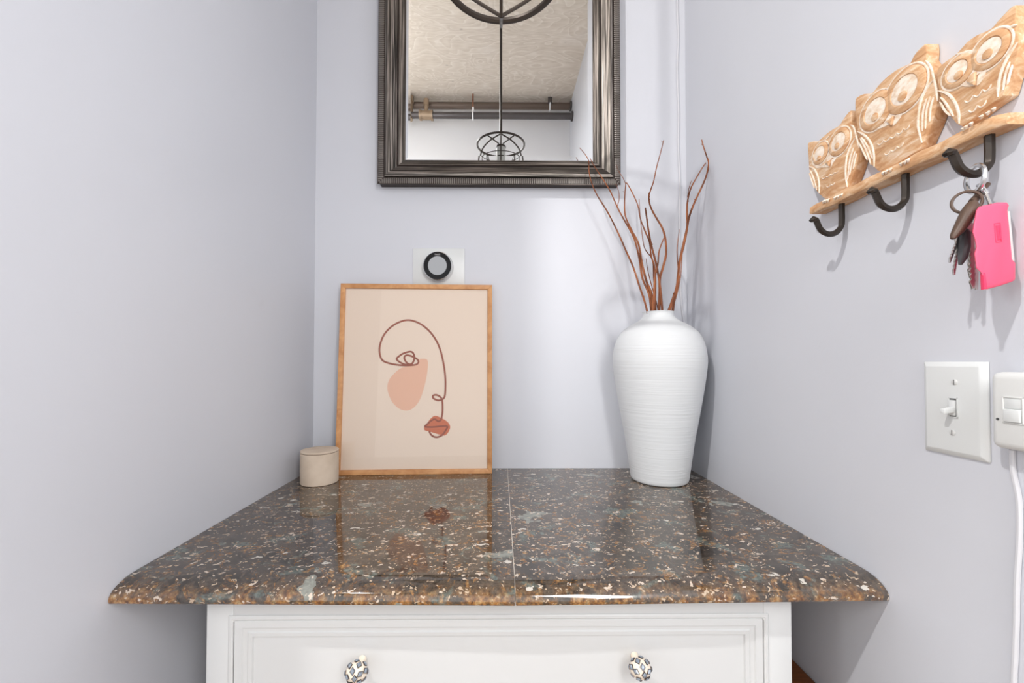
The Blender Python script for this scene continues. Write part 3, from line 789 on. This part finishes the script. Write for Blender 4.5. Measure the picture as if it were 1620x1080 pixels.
# ------------------------------------------------------------------ carved owl coat rack
XO, XRAIL = .540, .5317
rack = thing('owl_coat_rack', (XR, .57, 1.50), 'whitewashed wooden coat rack of three carved owls, on the right wall', 'coat rack')
yA, yB_ = .7092, .4323
# rail with chamfered near end and lightly uneven front
vs = []; fs = []; nseg = 26
for i in range(nseg + 1):
    y = yA + (yB_ - yA) * i / nseg
    w = .0007 * sin(i * 1.7) + .0005 * sin(i * .6)
    xf = XRAIL + w; zb2 = 1.5015 + .0006 * sin(i * .9); zt2 = 1.5165 + .0006 * cos(i * 1.1)
    if i == nseg: xf += .003; zt2 -= .003
    if i == 0: zt2 -= .002; zb2 += .001
    vs += [(XR - .0008, y, zb2), (xf + .0015, y, zb2), (xf, y, zb2 + .002), (xf + .001, y, zt2 - .002), (xf + .003, y, zt2), (XR - .0008, y, zt2 + .001)]
for i in range(nseg):
    for k in range(6): fs.append([i * 6 + k, i * 6 + (k + 1) % 6, i * 6 + 6 + (k + 1) % 6, i * 6 + 6 + k])
fs += [list(range(6)), [nseg * 6 + k for k in range(6)]]
rail = MB().add(vs, fs).build('rail', M_WOOD, rack, sharp=50)
NX = Vector((-1, 0, 0)); NY = Vector((0, -1, 0)); NZ = Vector((0, 0, 1))
def onx(o, pts, X): return [ax(o[0] + x / o[2], o[1] + y / o[2], X) for (x, y) in pts]
def owl(o, outline, eyes, wings, strokes, scallops, beak, facewhite):
    b = MB()
    ol = smooth_path(onx(o, outline, XO), 2, True)
    b.prism(ol, Vector((XR - .0008 - XO, 0, 0)), .0014)
    body = b.build('owl', M_WOOD, rack, sharp=40)
    k = 0
    for (c, ro, ri, rp, pc) in eyes:
        cc = ax(o[0] + c[0] / o[2], o[1] + c[1] / o[2], XO); pcc = ax(o[0] + pc[0] / o[2], o[1] + pc[1] / o[2], XO)
        # white halo line, brown ring, white eye, brown pupil: turned discs one on another
        hb = MB(); hb.ribbon(circle(cc, ro + .0016, NY, NZ, 32), .0026, .0009, NX, closed=True); hb.build('eye_halo', M_WASH, body)
        e = MB(); e.lathe([(ro, XO + .002), (ro, XO - .0014), (ro - .002, XO - .0026), (ri + .0012, XO - .0030), (ri, XO - .0018)], (0, cc.y, cc.z), 36, axis='x'); e.build('eye_ring', M_WOOD, body)
        e = MB(); e.lathe([(ri, XO - .0010), (ri, XO - .0024), (ri * .6, XO - .0030)], (0, cc.y, cc.z), 30, axis='x'); e.build('eye', M_WASH, body)
        e = MB(); e.lathe([(rp, XO - .0020), (rp, XO - .0038), (rp * .6, XO - .0044)], (0, pcc.y, pcc.z), 20, axis='x'); e.build('pupil', M_WOOD, body)
    for wg in facewhite:
        e = MB(); e.prism(smooth_path(onx(o, wg, XO + .0003), 3, True), NX * .0011); e.build('face_patch', M_WASH, body)
    e = MB(); e.prism(onx(o, beak, XO), NX * .0036, .0008); e.build('beak', M_WOOD, body)
    for wg in wings:
        e = MB(); pts = smooth_path(onx(o, wg['edge'], XO), 5)
        e.ribbon(pts, .0030, .0014, NX)
        for ln in wg['lines']: e.ribbon(smooth_path(onx(o, ln, XO), 5), .0024, .0012, NX)
        e.build('wing', M_WASH, body)
    if strokes:
        e = MB()
        for ln in strokes: e.ribbon(smooth_path(onx(o, ln, XO), 5), .0026, .0010, NX)
        e.build('carved_line', M_WASH, body, kind='stuff')
    e = MB()
    for (x, y, w, sl) in scallops:
        pts = [(x - w / 2, y - sl * .5 - w * .06), (x - w * .28, y - sl * .28 + w * .24), (x, y + w * .30), (x + w * .28, y + sl * .28 + w * .14), (x + w / 2, y + sl * .5 - w * .22)]
        e.ribbon(smooth_path(onx(o, pts, XO), 4), .0016, .0010, NX)
    e.build('breast_feather_carving', M_WASH, body, kind='stuff')
    return body
o1 = (1270, 170, 6.75)
owl(o1, [(50, 392), (75, 368), (118, 361), (160, 360), (210, 315), (270, 265), (330, 225), (385, 193), (420, 140), (460, 82), (505, 34), (517, 60), (520, 112), (514, 186), (545, 212), (565, 290), (588, 375), (602, 455), (585, 560), (545, 690), (488, 832), (465, 885), (355, 940), (240, 975), (200, 945), (155, 905), (110, 830), (82, 760), (68, 680), (62, 600), (55, 480)],
    [((190, 490), .0172, .0112, .0040, (192, 540)), ((392, 368), .0205, .0135, .0046, (384, 410))],
    [dict(edge=[(70, 628), (125, 660), (160, 730), (176, 810), (178, 915)], lines=[[(78, 665), (118, 760), (152, 880)], [(72, 700), (100, 790), (128, 860)]]),
     dict(edge=[(565, 325), (520, 400), (480, 500), (462, 620), (462, 740), (480, 850)], lines=[[(545, 430), (505, 560), (482, 770)], [(562, 465), (530, 580), (502, 720)], [(578, 490), (558, 570), (540, 660)]])],
    [[(100, 560), (115, 610), (160, 640), (220, 615), (270, 590)], [(160, 370), (230, 350), (290, 300)], [(514, 186), (545, 215), (570, 300), (604, 430)]],
    [(230, 746, 42, -14), (272, 728, 42, -14), (318, 706, 42, -14), (364, 684, 42, -14), (278, 836, 42, -14), (324, 812, 42, -14)],
    [(248, 588), (285, 572), (306, 560), (300, 590), (293, 626), (280, 604)],
    [[(282, 500), (312, 510), (330, 522), (300, 560), (268, 580), (262, 545)], [(312, 560), (350, 540), (372, 530), (330, 590), (306, 634)], [(160, 642), (215, 618), (262, 600), (292, 632), (230, 640)]])
o2 = (1340, 60, 4.912)
owl(o2, [(64, 480), (85, 455), (125, 436), (178, 433), (200, 420), (245, 365), (300, 310), (370, 255), (430, 222), (488, 196), (510, 150), (545, 100), (585, 62), (612, 48), (618, 120), (614, 175), (640, 210), (662, 265), (680, 330), (694, 400), (700, 470), (690, 560), (655, 670), (600, 795), (570, 860), (480, 915), (380, 980), (262, 1036), (215, 1010), (170, 965), (130, 890), (100, 800), (80, 715), (70, 640), (62, 560)],
    [((228, 568), .0258, .0168, .0054, (233, 614)), ((455, 405), .0285, .0180, .0064, (449, 452))],
    [dict(edge=[(82, 725), (140, 760), (182, 810), (208, 890), (214, 1000)], lines=[[(105, 780), (150, 870), (188, 985)], [(112, 770), (165, 850), (200, 940)], [(96, 815), (130, 890), (160, 950)]]),
     dict(edge=[(676, 325), (620, 395), (580, 480), (560, 580), (556, 690), (586, 815)], lines=[[(622, 470), (592, 580), (588, 725)], [(650, 455), (620, 560), (612, 705)], [(676, 460), (650, 550), (645, 650)]])],
    [[(135, 690), (175, 712), (240, 690), (300, 660)], [(180, 440), (250, 425), (330, 375)], [(614, 175), (650, 225), (672, 300), (694, 400), (705, 490)], [(330, 440), (345, 350), (420, 280), (510, 240), (580, 280), (590, 360)]],
    [(262, 812, 50, -22), (312, 786, 50, -22), (362, 760, 50, -22), (414, 728, 50, -22), (466, 694, 50, -22), (318, 890, 50, -22), (366, 862, 50, -22), (416, 834, 50, -22)],
    [(316, 648), (350, 626), (372, 606), (368, 640), (356, 676), (340, 662)],
    [[(322, 550), (360, 556), (400, 562), (372, 606), (312, 646), (318, 600)], [(380, 610), (412, 580), (434, 572), (420, 620), (362, 684)], [(200, 712), (262, 690), (305, 656), (350, 660), (270, 700)]])
o3 = (1440, 0, 4.5)
owl(o3, [(194, 490), (250, 437), (330, 380), (400, 300), (480, 245), (570, 206), (620, 150), (700, 66), (745, 38), (752, 90), (745, 180), (770, 260), (772, 330), (745, 440), (695, 560), (660, 680), (600, 722), (480, 810), (365, 900), (290, 835), (232, 740), (205, 655), (190, 560)],
    [((345, 508), .0176, .0112, .0048, (362, 535)), ((572, 358), .0190, .0120, .0050, (570, 385))],
    [dict(edge=[(200, 645), (270, 670), (320, 730), (345, 800), (352, 880)], lines=[[(218, 690), (262, 745), (312, 830)], [(214, 725), (250, 790), (290, 825)]]),
     dict(edge=[(768, 300), (700, 400), (655, 500), (632, 600), (628, 690)], lines=[[(712, 440), (680, 530), (664, 640)], [(730, 460), (710, 530), (695, 600)]])],
    [[(245, 560), (252, 620), (300, 632), (360, 612)], [(330, 385), (400, 380), (450, 380)], [(720, 185), (762, 180)], [(450, 380), (500, 290), (590, 225), (660, 215), (700, 250), (690, 340)]],
    [(420, 705, 62, -30), (485, 665, 62, -30), (550, 625, 62, -30), (450, 775, 62, -30), (515, 740, 62, -30)],
    [(415, 575), (450, 530), (480, 510), (478, 560), (470, 605), (440, 592)],
    [[(440, 485), (480, 480), (540, 475), (500, 520), (430, 560), (420, 540)], [(490, 540), (520, 510), (548, 490), (525, 560), (482, 608)], [(360, 605), (400, 580), (440, 578), (475, 605), (420, 616)]])
# toes carved over the rail edge
e = MB()
for (o, l) in (((1270, 170, 6.75), [(228, 1005), (250, 1000), (275, 990), (350, 965), (385, 950), (420, 935)]), ((1340, 60, 4.912), [(285, 1050), (310, 1040), (340, 1025), (425, 978), (455, 965), (480, 950)]), ((1490, 130, 6.754), [(235, 500), (265, 480), (320, 445), (430, 370), (500, 330), (560, 290)])):
    for (x, y) in l:
        s = o[2]
        a = ax(o[0] + x / s + 1.5, o[1] + y / s - 3.0, XRAIL - .0004); c2 = ax(o[0] + x / s - .8, o[1] + y / s + 2.6, XRAIL - .0004)
        e.tube([a, (a + c2) / 2 + NX * .0016, c2], [.0010, .0022, .0012], 7)
e.build('toe_carving', M_WASH, rail, kind='stuff')
# white scrubbed chips
def hook(px, tx, tz, bz):
    y = ax(px, 300, .545).y
    X0, X1 = .545, .5063
    c = (X0 + X1) / 2; r = (X0 - X1) / 2
    zc = bz + r
    pts = [(X0, y, 1.5035), (X0, y, 1.485), (X0, y, zc + .006)]
    for k in range(1, 12):
        a = pi * k / 12 * .97
        pts.append((c + r * cos(a), y, zc - r * sin(a)))
    pts.append((X1 - .0035, y, zc + .004)); pts.append((X1 - .006, y, tz - .005))
    hk = MB(); hk.tube(smooth_path(pts, 3), .0045, 6)
    t = Vector((X1 - .0065, y, tz - .004)); d = Vector((-.15, 0, 1)).normalized()
    hk.tube([t - d * .003, t, t + d * .0012, t + d * .0055], [.0045, .0066, .0060, .0012], 8)
    return hk.build('hook', M_IRON, rack, sharp=30)
hook(1331, 1292, 1.4795, 1.4525); hook(1432.5, 1388, 1.4825, 1.4545); hook(1567, 1510.7, 1.4855, 1.4580)

# ------------------------------------------------------------------ key bunch on the third hook
YK = ax(1567, 300, .545).y
keys = thing('key_bunch', (.525, YK, 1.455), 'key bunch with bright pink case hanging from the third iron hook', 'keys')
kz = (1490, 270, 5.4)
def kp(x, y, Y=YK): return ay(kz[0] + x / kz[2], kz[1] + y / kz[2], Y)
rc = ay(1543, 283, YK)
rr = .0142
b = MB(); b.tube(circle(rc, rr, Vector((-.35, -.937, 0)).normalized(), NZ, 40), .0024, 10, closed=True); b.build('split_ring', M_STEEL, keys)
b = MB(); b.tube([kp(318, 120), kp(350, 160, YK - .004), kp(385, 205, YK - .008)], .0026, 10); b.tube([kp(375, 195, YK - .008), kp(412, 290, YK - .014)], .0017, 8); b.build('clasp', M_STEEL, keys)
b = MB(); b.tube(circle(kp(212, 268), .0118, Vector((.8, -.6, 0)), NZ, 32), .0015, 8, closed=True); b.build('bronze_ring', M_FOB, keys)
b = MB(); b.tube([kp(395, 112), kp(340, 165), kp(300, 225), kp(262, 268)], [.0025, .003, .0036, .004], 8); b.build('fob_strap', M_FOB, keys)
b = MB(); b.tube([kp(275, 262, YK - .006), kp(262, 290, YK - .006), kp(230, 350, YK - .006), kp(190, 430, YK - .006), kp(140, 510, YK - .006), kp(105, 555, YK - .006), kp(88, 580, YK - .006)], [.0030, .0054, .0066, .0064, .0052, .0036, .0018], 12); b.build('fob', M_FOB, keys)
def key(p, q, w, Y, head=None, teeth=5):
    a, c2 = kp(*p, Y), kp(*q, Y); d = (c2 - a); L = d.length; d.normalize(); s = Vector((0, 1, 0)).cross(d).normalized()
    out = [a + s * w, a + d * L * .22 + s * w]
    for k in range(teeth * 2):
        t = .26 + .66 * k / (teeth * 2); out.append(a + d * L * t + s * w * (.85 if k % 2 else .35))
    out += [c2, c2 - s * w * .8, a - s * w]
    b = MB(); b.prism(out, (0, .0018, 0), .0003)
    if head: b.prism(circle(a - d * head * .6, head, d, s, 16), (0, .0022, 0), .0004)
    return b.build('key', M_KEY, keys, smooth=False)
key((152, 560), (68, 780), .0018, YK + .004, .0045); key((150, 600), (105, 888), .0018, YK + .006, .0045)
key((255, 520), (265, 1008), .0034, YK + .001, .0065, 7); key((300, 560), (296, 1015), .0028, YK + .005, .0060, 6); key((250, 480), (242, 900), .0024, YK + .008, .0055, 6)
b = MB(); b.tube([kp(205, 500), kp(200, 530), kp(195, 650), kp(178, 740), kp(158, 800)], [.0022, .0044, .0050, .0042, .0018], 10); b.build('key_head', M_KEYBLK, keys)
YP = .430
out = [(318, 302), (430, 280), (470, 268), (555, 268), (574, 290), (560, 332), (575, 470), (600, 758), (630, 790), (632, 930), (600, 950), (500, 985), (388, 1015), (350, 1016), (345, 900), (330, 870), (290, 832), (284, 775), (274, 705), (292, 650), (281, 590), (258, 520), (272, 440), (292, 330)]
cdir = ray(1573, 390); cdir = cdir * (.0135 / cdir.y)
b = MB(); b.prism([kp(x, y, YP) for (x, y) in out], cdir, .0035); b.build('pink_case', M_PINK, keys, sharp=50)
b = MB()
for (q0, q1, hw) in (((448, 452), (498, 446), .0004), ((448, 452), (462, 612), .0004), ((498, 446), (510, 606), .0004), ((462, 612), (510, 606), .0004), ((470, 470), (484, 590), .0012), ((486, 466), (499, 588), .0010)):
    b.tube([kp(*q0, YP - .0001), kp(*q1, YP - .0001)], hw, 6)
b.build('embossed_mark', M_PINKD, keys)
b = MB(); b.prism([kp(x, y, YP + .0150) for (x, y) in ((560, 340), (585, 345), (626, 770), (600, 780))], (0, .003, 0), .0006); b.build('belt_clip', M_PLASTIC, keys)
b = MB(); b.prism([kp(x, y, YP - .0004) for (x, y) in ((362, 868), (374, 868), (390, 1008), (368, 1012))], (0, .004, 0), .0004); b.build('case_ridge', M_PINKD, keys)

# ------------------------------------------------------------------ light switch and second wall device
sw = thing('light_switch', (XR, .508, 1.192), 'white toggle light switch plate low on the right wall', 'light switch')
y1, y0 = .5436, .4716; zs0, zs1 = 1.1342, 1.2494
b = MB()
bev = .006
ring = [(XR - .0006, 0), (XR - .0022, 0), (XR - .0060, bev)]
vs = []
for (X, i) in ring: vs += [(X, y1 - i, zs0 + i), (X, y0 + i, zs0 + i), (X, y0 + i, zs1 - i), (X, y1 - i, zs1 - i)]
fs = [[8, 9, 10, 11]]
for k in range(2):
    for j in range(4): fs.append([k * 4 + j, k * 4 + (j + 1) % 4, k * 4 + 4 + (j + 1) % 4, k * 4 + 4 + j])
bm = bmesh.new(); vv = [bm.verts.new(p) for p in vs]
for f_ in fs: bm.faces.new([vv[i] for i in f_])
bmesh.ops.bevel(bm, geom=[e for e in bm.edges if not e.is_boundary], offset=.0010, segments=2, profile=.5, affect='EDGES')
b.bm(bm); b.build('switch_plate', M_PLASTIC, sw, sharp=50)
def swp(x, y, X=XR - .006): return ax(1400 + x / 4.909, 540 + y / 4.909, X)
a, c2 = swp(500, 437), swp(566, 590)
ym_, zm_ = (a.y + c2.y) / 2, (a.z + c2.z) / 2; hy, hzz = .0052, .0122
b = MB()
for (ya, yb, za, zb_) in ((-hy, hy, hzz - .0012, hzz), (-hy, hy, -hzz, -hzz + .0012), (-hy, -hy + .0012, -hzz, hzz), (hy - .0012, hy, -hzz, hzz)):
    b.box((XR - .0072, ym_ + ya, zm_ + za), (XR - .0058, ym_ + yb, zm_ + zb_), .0003)
b.build('toggle_collar', M_PLASTIC, sw)
b = MB(); b.box((XR - .0064, ym_ - hy + .001, zm_ - hzz + .001), (XR - .0059, ym_ + hy - .001, zm_ + hzz - .001)); b.build('toggle_slot', M_SLOT, sw)
b = MB(); b.box((XR - .0085, ym_ - .0034, zm_ - .0098), (XR - .0060, ym_ + .0036, zm_ + .0092), .0012)
tip = Vector((XR - .0205, ym_, zm_ - .0045))
bs = [Vector((XR - .007, ym_ + s * .0033, zm_ + t)) for (s, t) in ((-1, -.006), (1, -.006), (1, .001), (-1, .001))]
tp = [tip + Vector((0, s * .0027, t)) for (s, t) in ((-1, -.0026), (1, -.0026), (1, .0026), (-1, .0026))]
bm = bmesh.new(); q = [bm.verts.new(p) for p in bs + tp]
for f_ in ([0, 1, 2, 3], [4, 5, 6, 7], [0, 1, 5, 4], [1, 2, 6, 5], [2, 3, 7, 6], [3, 0, 4, 7]): bm.faces.new([q[i] for i in f_])
bmesh.ops.recalc_face_normals(bm, faces=bm.faces[:]); bmesh.ops.bevel(bm, geom=bm.edges[:], offset=.0006, segments=2, profile=.5, affect='EDGES')
b.bm(bm); b.build('toggle', M_PLASTIC, sw)
for (x, y) in ((541, 316), (526, 707)):
    p = swp(x, y)
    b = MB(); b.lathe([(.0034, XR - .0058), (.0034, XR - .0065), (.0024, XR - .0070), (.0008, XR - .0071)], (0, p.y, p.z), 20, axis='x')
    b.box((XR - .0073, p.y - .0004, p.z - .0030), (XR - .0070, p.y + .0004, p.z + .0030), 0, 1)
    b.build('screw', [M_SCREW, M_SLOT], sw)

XD = XR - .024
d0 = ax(1567.5, 590, XR - .014); d1 = ax(1580, 708, XD + .004)
dev = thing('dimmer_box', (XR, d0.y - .036, 1.19), 'white surface mounted dimmer box right of the toggle switch, cable below', 'dimmer')
ya, yb = .4530, .3810; za, zb_ = 1.1565, 1.2385
b = MB(); b.box((XD, yb, za), (XR - .0006, ya, zb_), .0075, seg=4); b.build('dimmer_body', M_PLASTIC2, dev, sharp=50)
def dvp(x, y): return ax(1400 + x / 4.909, 540 + y / 4.909, XD)
r0, r1 = dvp(915, 425), dvp(1085, 655)
b = MB()
ry0, ry1, rz0, rz1 = r0.y, r1.y, r1.z + .0005, r0.z
for (p0, p1) in (((ry1, rz0), (ry0, rz0 + .0012)), ((ry1, rz1 - .0012), (ry0, rz1)), ((ry0 - .0012, rz0), (ry0, rz1)), ((ry1, rz0), (ry1 + .0012, rz1))):
    b.box((XD - .0012, p0[0], p0[1]), (XD + .002, p1[0], p1[1]), .0004)
b.build('rocker_frame', M_PLASTIC2, dev)
b = MB(); b.box((XD - .0008, ry1 + .0018, rz0 + .016), (XD + .001, ry0 - .0018, rz1 - .002), .0004); b.box((XD - .0030, ry1 + .0018, rz0 + .0018), (XD + .001, ry0 - .0018, rz0 + .0150), .0010); b.build('rocker', M_PLASTIC, dev)
p = dvp(876, 602); b = MB(); b.lathe([(.0014, XD + .003), (.0014, XD - .0004)], (0, p.y, p.z), 12, axis='x'); b.build('screw', M_SLOT, dev)

# ------------------------------------------------------------------ cables
b = MB()
pts = [ax(x, y, XR - .0028) for (x, y) in ((1601, 712), (1603, 745), (1612, 790), (1613, 850), (1609, 920), (1608, 980), (1606, 1040), (1604, 1100))]
e_ = pts[-1]; pts += [Vector((e_.x, e_.y + .004, e_.z - .2)), Vector((e_.x, e_.y, .004))]
b.tube(smooth_path(pts, 6), .0026, 8)
tag(b.build('wall_cable', M_CABLE), 'white cable running down the right wall below the dimmer box', 'cable')
b = MB()
pts = [Vector((ay(1072, 20, 1.24).x, 1.2395, 3.27)), Vector((ay(1072.5, 10, 1.24).x, 1.2395, 2.6))] + [ay(x, y, 1.2395) for (x, y) in ((1071.5, 0), (1073, 60), (1071.5, 110), (1073.5, 180), (1073, 230), (1075.5, 290), (1075, 400), (1078, 480), (1083, 520), (1082, 600), (1081, 700), (1080, 738))]
b.tube(smooth_path(pts, 6), .0026, 8)
tag(b.build('wall_cable', M_CABLE), 'thin white cable running down the back wall near the right corner', 'cable')

# ------------------------------------------------------------------ pipes under the ceiling of the hall
pip = thing('sprinkler_pipes', (-.1, -.75, 3.13), 'pair of dark steel pipes under the plywood ceiling, seen in the mirror', 'pipes')
ZL_, YL_ = 3.1425, -.74; ZU_, YU_ = 3.257, -.80
b = MB(); b.tube([(XR - .001, YL_, ZL_), (-1.6, YL_, ZL_)], .0240, 20); b.build('pipe', M_PIPE, pip)
b = MB(); b.tube([(XR - .001, YU_, ZU_), (-1.6, YU_, ZU_)], .0262, 20); b.build('pipe', M_PIPEB, pip)
b = MB()
xc = -.575
for (xx0, xx1, r_) in ((-.045, .045, .034), (-.052, -.036, .039), (.036, .052, .039)): b.tube([(xc + xx0, YL_, ZL_), (xc + xx1, YL_, ZL_)], r_, 20)
b.build('coupling', M_BRASS, pip)
b = MB(); b.tube([(xc, YL_, ZL_ + .03), (xc, YL_ + .0, ZL_ + .09)], .015, 14); b.tube([(xc, YL_, ZL_ + .075), (xc, YL_, ZL_ + .125)], .021, 14); b.build('valve_stem', M_BRASS, pip)
b = MB(); b.tube([(-.715, YL_, ZL_ - .035), (-.715, YL_, ZL_ + .14)], .036, 16); b.tube([(-.715, YL_, ZL_ + .10), (-.715, YL_, ZL_ + .145)], .042, 16); b.build('riser_tee', M_BRASS, pip)
xh = -.215
b = MB(); b.tube([(xh, YL_, ZL_ + .03), (xh, YL_, ZC - .001)], .006, 10); b.build('hanger_rod', M_COPPER, pip)
b = MB(); b.tube(circle((xh, YL_, ZL_), .0285, (0, 1, 0), (0, 0, 1), 24), .0065, 8, closed=True); b.box((xh - .008, YL_ - .008, ZL_ + .026), (xh + .008, YL_ + .008, ZL_ + .065), .002); b.build('hanger_clip', M_WHITEWALL, pip)
xh = .385
b = MB(); b.box((xh - .016, YU_ + .028, ZU_ - .0), (xh + .016, YU_ + .034, ZC - .001), .001); b.build('hanger_strap', M_PIPE, pip)
b = MB(); b.tube(circle((xh, YU_, ZU_), .030, (0, 1, 0), (0, 0, 1), 24), .0065, 8, closed=True); b.build('hanger_clip', M_WHITEWALL, pip)
for (yy, zz, r_) in ((YL_, ZL_, .032), (YU_, ZU_, .032)):
    b = MB(); b.tube([(XR - .014, yy, zz), (XR - .001, yy, zz)], r_ + .004, 16); b.build('wall_flange', M_PIPE, pip)
